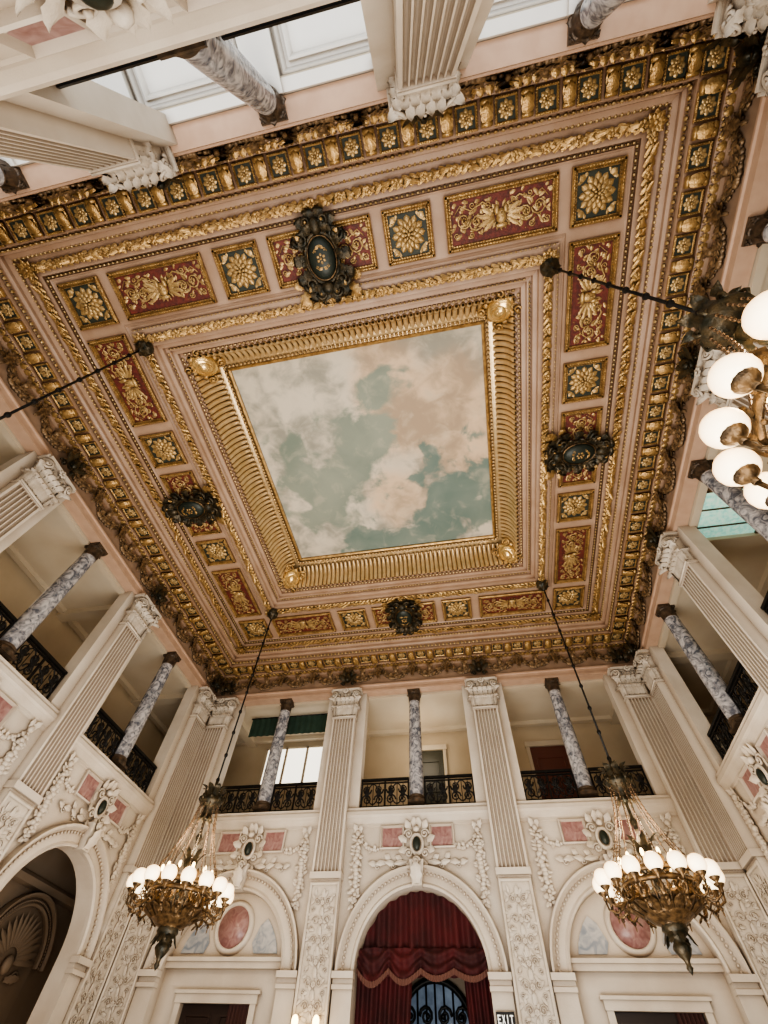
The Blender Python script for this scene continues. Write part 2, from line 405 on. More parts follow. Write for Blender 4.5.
for i in range(4):
    b.leaf(RY(45+90*i)@T(0,-.01,.40),.15,.14,.1,.1,3,5)
    for s in(-1,1): b.leaf(RY(45+90*i)@T(s*.05,-.01,.42)@RY(s*60),.12,.06,.1,.1,2,4)
ros=b.mesh('flower_relief',RGOLD)
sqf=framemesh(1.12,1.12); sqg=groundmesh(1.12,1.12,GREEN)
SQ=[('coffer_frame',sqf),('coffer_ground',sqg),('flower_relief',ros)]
def arab(b,w,h,mask=True,M=I4):
    if mask:
        b.ell((0,-.05,.04),(.12,.09,.17),10,7,M); b.ell((0,-.13,.0),(.025,.04,.045),6,4,M); b.ell((0,-.08,.2),(.15,.06,.06),8,5,M)
        for s in(-1,1): b.ell((s*.05,-.12,.06),.022,5,4,M); b.ell((s*.1,-.06,-.1),(.06,.05,.10),6,5,M)
        b.ell((0,-.11,-.07),(.045,.03,.02),6,4,M)
        for a in range(-160,180,20): b.leaf(M@RY(a)@T(0,-.01,.14),.18,.07,.1,.12,2,4)
        for s in(-1,1):
            for a,L in((55,.34),(75,.40),(97,.42),(118,.34)): b.leaf(M@T(s*.06,-.01,.02)@RY(s*a)@T(0,0,.1),L,.10,.05,.08,4,8)
    R=random.Random(5)
    for s in(-1,1):
        b.scroll(M@T(s*w*.24,-.02,.04),h*.22,.024,1.6,flip=s)
        b.scroll(M@T(s*w*.37,-.02,-.03),h*.21,.022,1.5,flip=-s)
        b.petals(M@T(s*w*.24,-.02,.04),.08,.02,.05,6,-.03,.02); b.petals(M@T(s*w*.37,-.02,-.03),.07,.02,.045,6,-.03,.02)
        b.scroll(M@T(s*w*.13,-.02,-.28*h),h*.10,.015,1.3,flip=s); b.scroll(M@T(s*w*.30,-.02,.33*h),h*.09,.015,1.3,flip=s); b.scroll(M@T(s*w*.45,-.02,.28*h),h*.09,.015,1.3,flip=-s); b.scroll(M@T(s*w*.28,-.02,-.34*h),h*.09,.015,1.3,flip=-s)
        b.tube([(s*w*.08,-.02,-.2*h),(s*w*.18,-.03,-.36*h),(s*w*.3,-.02,-.22*h),(s*w*.4,-.02,-.38*h),(s*w*.46,-.02,-.2*h)],[.018,.022,.018,.014,.010],5,M)
        for q in range(44):
            fx=.09+.38*(q/43); fz=((q*7)%13)/13*.84-.42
            b.leaf(M@T(s*w*fx,-.008,h*fz)@RY(s*R.uniform(20,160)),R.uniform(.09,.16),R.uniform(.05,.08),.12,.12,3,5)
        for q in range(10): b.ell((s*w*R.uniform(.1,.47),-.02,h*R.uniform(-.42,.42)),.018,5,4,M)
b=MB(); arab(b,2.26,.85); ar1=b.mesh('mask_relief',RGOLD)
obf=framemesh(2.5,1.12); obg=groundmesh(2.5,1.12,RED)
OB=[('coffer_frame',obf),('coffer_ground',obg),('mask_relief',ar1)]
b=MB(); arab(b,2.26,.85,False); ar2=b.mesh('scroll_relief',RGOLD)
OC=[('coffer_frame',obf),('coffer_ground',obg),('scroll_relief',ar2)]
CR=6.29
for k in range(4):
    for u,P in((-4.2,OB),(-2.08,SQ),(0,OC),(2.08,SQ),(4.2,OB)):
        w_='first' if u<0 else 'second'
        if P is SQ: lb='%s green flower coffer %s on the %s side of the ceiling'%(w_,CN[k],SN[k])
        elif P is OB: lb='%s long red mask coffer %s on the %s side of ceiling'%(w_,CN[k],SN[k])
        else: lb='red coffer behind the bronze cartouche on the %s side of the ceiling'%SN[k]
        thing('ceiling_coffer',lb,'coffer',P,CM(k,u,CR,13.6),'coffers around the painted sky')
    thing('ceiling_coffer','green square coffer with gilt flower at the %s corner of the ceiling'%cn[k],'coffer',SQ,CM(k,CR,CR,13.6),'coffers around the painted sky')
# small rosettes and modillions
b=MB(); b.petals(I4,.16,.03,.085,8,-.03,.02); b.petals(I4,.10,.01,.06,8,-.045,.02,.5); b.ell((0,-.06,0),.03,6,4); r1=b.mesh('star_flower',PGOLD)
b=MB(); b.box(-.19,.19,-.015,.03,-.2,.2); r2=b.mesh('green_square',GREEN)
b=MB(); b.rectframe(.44,.44,[(0,0),(0,-.04),(.03,-.05),(.05,-.03),(.05,0)])
for i in range(9):
    p=-.19+.38*i/8
    for s in(-1,1): b.ell((p,-.045,s*.2),.02,4,3); b.ell((s*.2,-.045,p),.02,4,3)
r3=b.mesh('rim',GOLD)
RP=[('star_flower',r1),('green_square',r2),('rim',r3)]
b=MB(); b.box(-.10,.10,-.06,0,-.2,.2)
b.leaf(T(0,-.06,.2)@RX(180)@SC(1,-1,1),.39,.22,.2,.2,3,8)
b.tube([(-.11,-.07,.16),(.11,-.07,.16)],.045,8); b.tube([(-.11,-.10,-.17),(.11,-.10,-.17)],.06,8)
for s in(-1,1): b.leaf(T(s*.05,-.06,.1)@RY(180-s*15),.26,.08,.2,.15,3,5); b.ell((s*.11,-.10,-.17),(.02,.04,.04),5,4)
mo=b.mesh('modillion',GOLD)
PT=.77
for k in range(4):
    for i in range(20):
        thing('cornice_rosette','%s small star rosette %s in the %s cornice'%(ORD[i],CN[k],SN[k]),'rosette',RP,CM(k,(i-9.5)*PT,7.98,12.955),'small star rosettes along the %s cornice'%SN[k])
    thing('cornice_rosette','small star rosette at the %s corner of the cornice'%cn[k],'rosette',RP,CM(k,7.98,7.98,12.955),'small star rosettes at the cornice corners')
    for i in range(21):
        thing('cornice_modillion','%s gilt leaf bracket %s in the %s cornice'%(ORD[i],CN[k],SN[k]),'bracket',mo,CM(k,(i-10)*PT*(.985 if abs(i-10)==10 else 1),7.98,12.955),'gilt leaf brackets along the %s cornice'%SN[k])
# bronze garlands in frieze
def swag(b,p0,p1,drop,r,n=13,jit=.25,d=2):
    p0=Vector(p0);p1=Vector(p1)
    for i in range(n+1):
        t=i/n; p=p0.lerp(p1,t); p.z-=drop*4*t*(1-t); rr=r*(.65+.5*sin(PI*t))
        b.ell((p.x+random.uniform(-jit,jit)*r,p.y-rr*.3,p.z+random.uniform(-jit,jit)*r),(rr,rr*.8,rr*.85),6,4)
        if i%d or d==1: b.leaf(T(p.x,p.y-rr*.6,p.z)@RY(random.uniform(-180,180)),rr*2.1,rr*1.2,.3,.2,2,4)
b=MB()
for dz in(-.02,.07): swag(b,(-.62,0,.50+dz),(.62,0,.50+dz),.36,.078,24,.6,1)
b.ell((-.69,-.1,.50),.10,7,5); b.leaf(T(-.69,-.1,.6)@RY(180),.66,.20,.2,.15,4,8); b.ell((-.69,-.1,.18),(.05,.06,.11),6,4)
for a in range(0,360,45): b.leaf(T(-.69,-.14,.5)@RY(a),.19,.10,.2,.1,2,4)
for s in(-1,1): b.leaf(T(-.69,-.06,.4)@RY(s*130),.3,.14,.3,.15,3,5)
b.ell((.0,-.08,.44),(.10,.1,.13),7,5); b.leaf(T(0,-.12,.42)@RY(35),.22,.13,.2); b.leaf(T(0,-.12,.42)@RY(-35),.22,.13,.2)
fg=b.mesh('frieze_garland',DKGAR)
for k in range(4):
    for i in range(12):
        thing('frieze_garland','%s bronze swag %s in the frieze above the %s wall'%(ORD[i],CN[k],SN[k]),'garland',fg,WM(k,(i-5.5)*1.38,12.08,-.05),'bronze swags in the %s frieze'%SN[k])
b=MB()
b.ell((0,-.2,.15),(.14,.16,.22),8,6); b.ell((0,-.30,.02),(.09,.1,.1),7,5)
for s in(-1,1):
    b.leaf(T(s*.05,-.15,.05)@RY(s*60),.42,.22,.3,.2,4,8); b.leaf(T(s*.05,-.15,.15)@RY(s*25),.38,.2,.3,.2,4,8); b.scroll(T(s*.2,-.12,-.05),.1,.03,flip=s)
b.leaf(T(0,-.2,.1)@RY(180),.34,.22,.4,.2)
fbk=b.mesh('frieze_bracket',BRONZE)
PX=[-7.78,-2.6,2.6,7.78]
for k in range(4):
    for i,u in enumerate(PX): thing('frieze_bracket','dark bronze leafy bracket over the %s pilaster %s, %s wall'%(ORD[i],CN[k],SN[k]),'bracket',fbk,WM(k,u,12.05,-.12),'dark brackets above the pilasters')
# ceiling cartouches
b1=MB(); b1.ell((0,-.22,0),(.34,.16,.48),16,10)
b0=MB()
b0.lathe([(.345,.0),(.365,.05),(.385,.0)],24,T(0,-.22,0)@RX(90)@SC(1,1.36,1))
for i in range(30): b0.ell((.43*cos(i*PI/15),-.22,.58*sin(i*PI/15)),.022,5,4)
b2=MB(); b2.lathe([(.38,0),(.42,.05),(.48,.0),(.42,-.06)],20,T(0,-.18,0)@RX(90)@SC(1,1.35,1))
for s in(-1,1):
    for (x,z,a,L) in((.3,.62,35,.5),(.45,.35,70,.45),(.48,0,95,.4),(.45,-.35,115,.42),(.28,-.62,150,.45),(.1,.7,10,.5),(.1,-.7,172,.5)):
        b2.acan(T(s*x*.9,-.10,z*.95)@RY(s*a),L*.8,.26,.5,120,4)
        b2.leaf(T(s*x*.8,-.22,z*.85)@RY(s*(a+20)),L*.55,.22,.4,.25,3)
        b2.leaf(T(s*x*.85,-.26,z*.9)@RY(s*(a-35)),L*.4,.15,.4,.25,2,4)
    b2.scroll(T(s*.42,-.2,.52),.2,.06,flip=s); b2.scroll(T(s*.45,-.2,-.48),.2,.06,flip=s); b2.scroll(T(s*.2,-.2,.78),.15,.05,flip=s); b2.scroll(T(s*.2,-.2,-.8),.15,.05,flip=-s)
b2.ell((0,-.25,.68),(.2,.15,.16),8,6); b2.ell((0,-.25,-.7),(.16,.14,.2),8,6)
b3=MB(); M_=T(0,-.35,0)
b3.petals(M_,.13,.03,.07,6,-.02,.02); b3.ell((0,-.40,0),.035,6,4)
for s in(-1,1):
    for z in(-.24,.22): b3.leaf(T(0,-.35,z-.04)@RY(s*60),.14,.07,.1,.1,2,4)
    b3.scroll(T(s*.12,-.34,.16),.06,.012,flip=s); b3.scroll(T(s*.12,-.34,-.18),.06,.012,flip=s)
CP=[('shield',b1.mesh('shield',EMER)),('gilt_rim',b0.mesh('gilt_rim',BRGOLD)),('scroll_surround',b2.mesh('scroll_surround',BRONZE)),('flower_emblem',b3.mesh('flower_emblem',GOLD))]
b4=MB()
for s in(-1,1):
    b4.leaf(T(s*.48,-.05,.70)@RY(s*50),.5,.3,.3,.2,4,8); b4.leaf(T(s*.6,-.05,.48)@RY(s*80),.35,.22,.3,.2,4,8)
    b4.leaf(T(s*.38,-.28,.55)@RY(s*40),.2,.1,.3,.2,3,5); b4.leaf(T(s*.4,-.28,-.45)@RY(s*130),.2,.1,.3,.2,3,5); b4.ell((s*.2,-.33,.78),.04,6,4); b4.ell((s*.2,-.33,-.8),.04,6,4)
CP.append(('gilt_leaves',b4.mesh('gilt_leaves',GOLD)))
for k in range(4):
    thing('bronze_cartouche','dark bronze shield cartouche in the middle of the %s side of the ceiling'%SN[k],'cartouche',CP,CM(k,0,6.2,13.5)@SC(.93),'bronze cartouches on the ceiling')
# ---------------------------------------------------------------- pilasters
def shaftmesh():
    b=MB(); w=.85; n=7; m=.05; pitch=(w-2*m)/n; y=-.26; pts=[(-w/2,0),(-w/2,y)]
    for i in range(n):
        c=-w/2+m+pitch*(i+.5); r=pitch*.39
        for j in range(7): a=PI*j/6; pts.append((c-r*cos(a),y+1.7*r*sin(a)))
    pts+=[(w/2,y),(w/2,0)]
    z0,z1=5.95,10.6; k=len(pts)
    b.add([(x,yy,z0) for x,yy in pts]+[(x,yy,z1) for x,yy in pts],[(i,i+1,i+1+k,i+k) for i in range(k-1)],None,False)
    b.box(-.46,.46,-.29,0,5.82,5.97); b.box(-.45,.45,-.28,0,10.52,10.60); b.tube([(-.45,-.29,10.58),(.45,-.29,10.58)],.03,8)
    return b.mesh('fluted_shaft',SHAFTM)
def capmesh():
    b=MB(); z0=10.6
    b.prism([(-.38,z0),(.38,z0),(.40,z0+.5),(.47,z0+.9),(-.47,z0+.9),(-.40,z0+.5)],-.23,0)
    for i in range(5): b.acan(T(-.34+.17*i,-.24,z0+.01),.40,.17,.46,165,4.5,13,.19)
    for i in range(4): b.acan(T(-.26+.173*i,-.25,z0+.08),.62,.165,.46,165,6,15,.13)
    for i in range(12): b.ell((-.37+.067*i,-.27,z0+.03),.026,5,4)
    for s in(-1,1):
        for yy in(-.06,-.19): b.acan(T(s*.40,yy,z0+.01)@RZ(s*90),.40,.14,.42,160,4.5,11,.19)
        b.acan(T(s*.38,-.24,z0+.01)@RZ(s*45),.42,.16,.5,165,4.5,13,.19)
        b.acan(T(s*.40,-.25,z0+.06)@RZ(s*45),.66,.17,.5,165,6,15,.14)
        b.scroll(T(s*.43,-.38,z0+.80)@RZ(s*30),.15,.038,1.9,22,flip=s); b.scroll(T(s*.47,-.26,z0+.80)@RZ(s*70),.14,.038,1.7,18,flip=s); b.scroll(T(s*.12,-.34,z0+.82),.09,.028,1.7,18,flip=-s)
        b.tube([(s*.08,-.26,z0+.5),(s*.17,-.30,z0+.7),(s*.32,-.38,z0+.90)],.024,6)
        b.leaf(T(s*.22,-.30,z0+.6)@RY(s*15),.3,.10,.4,.1,3,6); b.leaf(T(s*.34,-.32,z0+.62)@RY(s*25),.26,.09,.4,.1,3,6)
    b.leaf(T(0,-.30,z0+.62),.3,.12,.3,.1,3,6)
    b.prism([(-.60,z0+1.0),(.60,z0+1.0),(.60,z0+1.08),(-.60,z0+1.08)],-.36,0); b.box(-.54,.54,-.42,0,z0+.99,z0+1.07); b.box(-.50,.50,-.34,0,z0+.92,z0+1.0)
    b.petals(T(0,-.42,z0+.97),.12,.02,.08,7,-.02,.02); b.ell((0,-.46,z0+.97),.035,6,4)
    return b.mesh('leafy_capital',CARVE)
def carvedmesh():
    b=MB(); b.box(-.43,.43,-.20,0,0,5.82); b.rectframe(.84,5.6,[(0,-.2),(0,-.24),(.03,-.25),(.06,-.23),(.07,-.2)],T(0,0,2.95))
    z=2.3; R=random.Random(2)
    while z<5.65:
        for s in(-1,1):
            b.scroll(T(s*.15,-.21,z),.10,.014,1.5,14,flip=s); b.scroll(T(s*.25,-.21,z-.17),.06,.011,1.3,10,flip=-s)
            for q in range(5): b.leaf(T(s*R.uniform(.02,.3),-.202,z+R.uniform(-.2,.2))@RY(s*R.uniform(10,150)),R.uniform(.10,.17),.07,.1,.12,3,4)
        b.rosette(T(0,-.205,z-.03),.06,6,1,.3,.1); b.leaf(T(0,-.202,z+.08),.2,.12,.1,.12,3,4)
        z+=.38
    b.tube([(0,-.203,2),(0,-.203,5.6)],.011,5)
    return b.mesh('carved_panel',CARVE)
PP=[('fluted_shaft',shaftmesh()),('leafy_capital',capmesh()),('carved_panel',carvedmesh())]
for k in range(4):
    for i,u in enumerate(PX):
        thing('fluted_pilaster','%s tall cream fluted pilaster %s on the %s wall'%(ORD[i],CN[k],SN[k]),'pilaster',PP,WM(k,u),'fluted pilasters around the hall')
# ---------------------------------------------------------------- gallery columns and railings
b=MB(); b.lathe([(.225,.22),(.235,.6),(.235,1.2),(.22,2.4),(.20,3.5)],24); cs=b.mesh('marble_shaft',GMARB)
b=MB(); b.box(-.26,.26,-.26,.26,0,.07); b.lathe([(.26,.07),(.275,.11),(.26,.15),(.245,.16),(.245,.18),(.26,.21),(.23,.24),(0,.24)],24); cb=b.mesh('column_base',BRCAP)
b=MB(); b.lathe([(.20,3.48),(.215,3.5),(.20,3.53),(.20,3.65),(.24,3.82),(.25,3.86)],20)
for i in range(8): b.acan(RZ(45*i)@T(0,-.195,3.54),.27,.13,.4,140,3,8)
for i in range(4): b.scroll(RZ(45+90*i)@T(0,-.27,3.82),.055,.02,1.2,10)
b.box(-.24,.24,-.24,.24,3.86,3.93)
cc=b.mesh('bronze_capital',BRCAP)
LP=[('column_base',cb),('marble_shaft',cs),('bronze_capital',cc)]
def railing():
    tr=MB(); tr.box(-.8,.8,-.045,.045,.86,.93); tr.box(-.8,.8,-.03,.03,.78,.81)
    br=MB(); br.box(-.8,.8,-.03,.03,.06,.12)
    for x in(-.78,.78,0): br.box(x-.025,x+.025,-.025,.025,0,.88)
    sc=MB()
    for s in(-1,1):
        for x in(.2,.6):
            sc.scroll(T(s*x,0,.30),.16,.026,1.5,16,flip=s); sc.scroll(T(s*x,0,.60)@RY(180),.15,.026,1.5,16,flip=s)
            sc.leaf(T(s*x,0,.38),.3,.16,.1,.1,2,4); sc.rosette(T(s*x,0,.45),.09,6,1,.3)
        for x in(.02,.2,.4,.6,.76): sc.tube([(s*x,.01,.12),(s*x,.01,.82)],.014,5)
        sc.tube([(s*.4+.17*cos(a),0,.47+.30*sin(a)) for a in [j*PI/8 for j in range(17)]],.02,5)
    return [('handrail',tr.mesh('handrail',IRON)),('iron_frame',br.mesh('iron_frame',IRON)),('scrollwork',sc.mesh('scrollwork',IRON))]
RL=railing()
for k in range(4):
    for i,c in enumerate((-5.2,0,5.2)):
        thing('marble_column','veined grey marble column in the %s gallery opening of the %s wall'%(BN[k][i],SN[k]),'column',LP,WM(k,c,7.74,.18),'marble columns of the gallery')
        for s in(-1,1):
            sd=SD[k][0 if s<0 else 1]
            thing('balcony_railing','black iron railing %s of the column, %s bay of %s gallery'%(sd,BN[k][i],SN[k]),'railing',RL,WM(k,c+s*1.05,7.64,.2),'iron railings of the gallery')
# ---------------------------------------------------------------- arches and wall relief
def archmesh(r0=1.65,r1=2.1,z=4.0):
    b=MB(); prof=[(r0,0),(r0,-.10),(r0+.05,-.14),(r0+.1,-.10),(r0+.3*(r1-r0)/.45,-.08),(r1-.1,-.12),(r1-.05,-.2),(r1,-.2),(r1,0)]
    n=28; vs=[];fs=[]
    for i in range(n+1):
        a=PI*i/n
        for r,y in prof: vs.append((-r*cos(a),y,z+r*sin(a)))
    m=len(prof)
    for i in range(n):
        for j in range(m-1): fs.append((i*m+j,i*m+j+1,(i+1)*m+j+1,(i+1)*m+j))
    b.add(vs,fs,None,False)
    for i in range(n*2): 
        a=PI*(i+.5)/(n*2); b.ell((-(r1-.17)*cos(a),-.12,z+(r1-.17)*sin(a)),.035,5,4)
    return b
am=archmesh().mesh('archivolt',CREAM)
b=MB(); b.prism([(-.13,5.62),(.13,5.62),(.2,6.2),(-.2,6.2)],-.28,0); b.leaf(T(0,-.28,5.66),.5,.3,.3,.2); b.scroll(T(0,-.32,6.15),.1,.04)
km=b.mesh('keystone',CARVE)
def imp(s):
    b=MB(); x0,x1=sorted((s*1.65,s*2.13)); b.box(x0,x1,-.14,0,0,3.72); b.box(x0-.02,x1+.02,-.2,0,3.72,3.8); b.box(x0-.01,x1+.01,-.16,0,3.8,3.9); b.box(x0-.03,x1+.03,-.25,0,3.9,4.02)
    return b.mesh('impost_pier',CREAM)
AP=[('archivolt',am),('keystone',km),('impost_pier',imp(-1)),('impost_pier',imp(1))]
b=MB(); b.ell((0,-.14,0),(.11,.07,.17),12,8); w1=b.mesh('green_boss',EMER)
b=MB()
b.lathe([(.13,.0),(.17,.05),(.21,0)],18,T(0,-.1,0)@RX(90)@SC(1,1.35,1))
for s in(-1,1):
    b.scroll(T(s*.24,-.08,.25),.13,.03,flip=s); b.scroll(T(s*.24,-.08,-.22),.12,.03,flip=s)
    for (x,z,a,L) in((.2,.35,25,.3),(.3,.1,75,.28),(.28,-.1,110,.3),(.15,-.38,155,.32),(.05,.42,5,.28)): b.leaf(T(s*x,-.04,z)@RY(s*a),L,.18,.4,.2,4)
    for (x,z,a,L) in((.3,-.42,95,.4),(.62,-.46,80,.35),(.9,-.40,100,.35),(1.15,-.46,80,.3),(.45,-.36,60,.22),(.8,-.34,50,.2)): b.leaf(T(s*x,-.02,z)@RY(s*a),L,.13,.15,.15,4)
    b.scroll(T(s*.7,-.03,-.5),.1,.018,flip=s); b.scroll(T(s*1.15,-.03,-.5),.09,.018,flip=-s)
b.ell((0,-.14,.36),(.1,.09,.08),8,5); b.ell((0,-.12,-.38),(.07,.08,.12),8,5); b.leaf(T(0,-.05,-.35)@RY(180),.4,.2,.3,.2)
w2=b.mesh('scroll_shield',CARVE)
b=MB(); b.box(-.3,.3,-.03,.02,-.24,.24); q1=b.mesh('rose_slab',PMARB)
b=MB(); b.rectframe(.72,.60,[(0,0),(0,-.08),(.03,-.1),(.05,-.06),(.07,-.02)]); q2=b.mesh('stone_frame',CREAM)
def garl(s):
    b=MB(); swag(b,(-s*.75,0,-.25),(0,0,.05),.2,.06,11)
    for i in range(19):
        t=i/18; r=.045+.04*sin(PI*min(1,t*1.1)); b.ell((random.uniform(-.04,.04),-.05,-t*1.6),(r*1.2,r,r),6,4)
        for q in(-1,1): b.leaf(T(random.uniform(-.05,.05),-.04,-t*1.55)@RY(q*random.uniform(60,150)),.18,.09,.2,.15,3,4)
    b.ell((0,-.08,.08),.08,7,5); b.leaf(T(0,-.05,.08)@RY(s*30),.3,.14,.3,.1); b.leaf(T(0,-.05,.08)@RY(-s*30),.25,.14,.3,.1)
    return b.mesh('stone_garland',CARVE)
g1=garl(1); g_1=garl(-1)
for k in range(4):
    for i,c in enumerate((-5.2,0,5.2)):
        nm='%s bay of the %s wall'%(BN[k][i],SN[k]); dz=-.42 if k==2 else 0
        if k!=2: thing('arch_surround','round cream stone arch with beaded moulding in the '+nm,'arch',AP,WM(k,c),'ground floor arches')
        thing('wall_cartouche','carved cream shield with green boss above the arch, '+nm,'cartouche',[('green_boss',w1),('scroll_shield',w2)],WM(k,c,6.62+dz),'stone shields above the arches')
        for s in(-1,1):
            sd=SD[k][0 if s<0 else 1]
            thing('marble_plaque','rose marble plaque %s of the shield in the %s'%(sd,nm),'plaque',[('rose_slab',q1),('stone_frame',q2)],WM(k,c+s*.74,6.82+dz*.3),'rose marble plaques')
            thing('stone_garland','hanging cream fruit garland, %s side of the %s'%(sd,nm),'garland',g1 if s>0 else g_1,WM(k,c+s*1.78,6.85),'stone fruit garlands')
# far wall blind arches
for i,c in((0,-5.2),(1,5.2)):
    nm=('left','right')[i]
    b=MB(); b.prism([(-1.66,0),(-.95,0),(-.95,3.5),(.95,3.5),(.95,0),(1.66,0),(1.66,4.0)]+[(1.66*cos(PI*j/20),4+1.66*sin(PI*j/20)) for j in range(1,20)]+[(-1.66,4.0)],.22,.4)
    b.box(-1.65,1.65,.05,.25,4.1,4.22); b.box(-1.65,1.65,.0,.25,4.22,4.3)
    struct('trim_%d'%(12+i),b,CREAM,WM(0,c))
    md=MB(); md.lathe([(0,.05),(.44,.05),(.44,0)],28,RX(90)); mr=MB(); mr.lathe([(.43,.0),(.45,.1),(.5,.12),(.56,.06),(.58,.0)],28,RX(90))
    thing('wall_medallion','round rose marble medallion in the %s blind arch of the far wall'%nm,'medallion',[('marble_disc',md.mesh('marble_disc',PMARB)),('stone_rim',mr.mesh('stone_rim',CREAM))],WM(0,c,4.92,.22),'marble medallions in the blind arches')
    for s in(-1,1):
        pb=MB(); pts=[(s*.72,4.4),(s*1.38,4.4)]+[(s*1.45*cos(a),4+1.45*sin(a)) for a in (.42,.55,.7,.85)]+[(s*.78,4.95),(s*.62,4.6)]
        pb.prism(pts,.19,.23)
        thing('marble_inlay','blue grey marble inlay %s of the medallion in the %s blind arch'%('left' if s<0 else 'right',nm),'inlay',pb.mesh('marble_inlay',BMARB),WM(0,c),'blue marble inlays')
    fr=MB(); 
    for x in(-1,1): x0,x1=sorted((x*.93,x*1.08)); fr.box(x0,x1,.12,.3,0,3.60)
    fr.box(-1.10,1.10,.10,.3,3.5,3.66); fr.box(-1.16,1.16,.06,.3,3.66,3.72)
    lf=MB(); lf.box(-.93,.93,.3,.36,0,3.5)
    for x in(-.46,.46):
        for z in(.6,1.8,2.9): lf.rectframe(.7,.9,[(0,0),(0,-.03),(.05,-.03),(.07,0)],T(x,.3,z))
    dp=MB(); n=30; vs=[(.35+.55*j/n,.22+.05*sin(j*1.3),z) for z in(0,3.5) for j in range(n+1)]
    dp.add(vs,[(j,j+1,j+n+2,j+n+1) for j in range(n)])
    thing('doorway','dark doorway with stone frame under the %s blind arch'%nm,'doorway',[('door_frame',fr.mesh('door_frame',CREAM)),('door_panel',lf.mesh('door_panel',mat('black_wood',(.02,.01,.008),.4))),('hanging_drape',dp.mesh('hanging_drape',mat('brown_drape',(.05,.016,.012),.8)))],WM(0,c))
# curtain in centre arch
def sheet(pts_fn,nx,nz,m,name):
    vs=[pts_fn(i/nx,j/nz) for j in range(nz+1) for i in range(nx+1)]
    b=MB(); b.add(vs,[(j*(nx+1)+i,j*(nx+1)+i+1,(j+1)*(nx+1)+i+1,(j+1)*(nx+1)+i) for j in range(nz) for i in range(nx)]); return b.mesh(name,m)
def up(s,t):
    x=-1.64+3.28*s; zt=4+math.sqrt(max(0,1.64**2-x*x)); return (x,.3+.06*sin(s*70)+.03*sin(s*23),4.0+(zt-4.0)*t)
ud=sheet(up,120,6,VELVET,'upper_drape')
def sag(s): return abs(sin(s*PI*4))*(.85+.3*sin(s*5+1))
def val(s,t):
    x=-1.62+3.24*s; sw=sag(s); z=4.5-(.36+.22*sw)*(1-t); return (x,.16+.05*sin(t*12+sw*4)+.025*sin(s*80)-.08*sw*(1-t),z)
va=sheet(val,120,12,VELVET,'valance')
def fri(s,t):
    x=-1.62+3.24*s; sw=sag(s); z=4.14-.22*sw; return (x,.12+.02*sin(s*300)-.08*sw,z-.11*(1-t))
fr=sheet(fri,240,1,FRINGE,'fringe')
def dl(s,t): x=-1.64+1.40*s*(.75+.25*t); return (x,.34+.07*sin(s*38),4.1*t)
def dr(s,t): x=1.64-.62*s*(.75+.25*t); return (x,.34+.07*sin(s*22),4.1*t)
thing('red_curtain','deep red velvet curtain with swagged fringed valance in the far centre arch','curtain',[('upper_drape',ud),('valance',va,[('fringe',fr)]),('drape',sheet(dl,60,6,VELVET,'drape')),('drape',sheet(dr,40,6,VELVET,'drape'))],WM(0,0))
pn=MB(); pn.prism([(-1.0,.1),(1.0,.1)]+[(1.0*cos(PI*j/16),3.4+1.0*sin(PI*j/16)) for j in range(17)],0,.03)
ir=MB()
ir.tube([(-1,0,0.1),(-1,0,3.4)]+[(-1.0*cos(PI*j/16),0,3.4+1.0*sin(PI*j/16)) for j in range(1,17)]+[(1,0,.1)],.08,6)
for x in(-.75,-.5,-.25,0,.25,.5,.75): ir.tube([(x,-.04,.1),(x,-.04,3.4+math.sqrt(1-x*x))],.03,5)
ir.tube([(-1,-.04,3.4),(1,-.04,3.4)],.06,5)
for s in(-1,1):
    for z in(1.5,2.1,2.7,3.15,3.7):
        for x in(.25,.72): ir.scroll(T(s*x,-.06,z),.2,.045,1.5,14,flip=s)
thing('glazed_iron_door','arched glass door with black iron scrolls behind the red curtain','door',[('glass_pane',pn.mesh('glass_pane',DIM)),('iron_scrolls',ir.mesh('iron_scrolls',IRON))],WM(0,0,0,3.1))
# exit sign
def letter(b,ch,x,w,h):
    def bx(a,bb,c,d): b.box(x+a*w,x+bb*w,-.035,-.03,c*h-h/2,d*h-h/2)
    if ch=='E': bx(0,.22,0,1); bx(0,.9,0,.16); bx(0,.75,.42,.58); bx(0,.9,.84,1)
    if ch=='I': bx(.35,.6,0,1)
    if ch=='T': bx(.38,.62,0,1); bx(0,1,.84,1)
    if ch=='X':
        for s in(1,-1): b.prism([(x+(.5-s*.5)*w,-h/2),(x+(.5-s*.5)*w+s*.26*w,-h/2),(x+(.5+s*.5)*w,h/2),(x+(.5+s*.5)*w-s*.26*w,h/2)],-.035,-.03)
bb=MB(); bb.box(-.2,.2,-.03,.03,-.11,.11); lt=MB()
for i,ch in enumerate('EXIT'): letter(lt,ch,-.17+.088*i,.072,.13)
thing('exit_sign','small dark sign reading EXIT beside the red curtain arch','sign',[('sign_box',bb.mesh('sign_box',IRON)),('lettering',lt.mesh('lettering',WHT))],WM(0,1.9,3.3,-.2))
# sconces
ar=MB(); ar.box(-.08,.08,-.05,0,-.3,.1)
for s in(-1,1): ar.tube([(0,-.04,-.2),(s*.15,-.2,-.25),(s*.25,-.25,-.1),(s*.25,-.25,.0)],.02,6); ar.lathe([(0,-.02),(.06,0),(.07,.03)],10,T(s*.25,-.25,0))
gl=MB(); gl.ell((0,0,0),(.08,.08,.11),10,7); glm=gl.mesh('lit_globe',BULB)
SP=[('bracket_arm',ar.mesh('bracket_arm',BRGOLD)),('lit_globe',glm,None,T(-.25,-.25,.12)),('lit_globe',glm,None,T(.25,-.25,.12))]
thing('wall_sconce','small twin light sconce on the carved pilaster left of the curtain','sconce',SP,WM(0,-2.6,3.05,-.24))
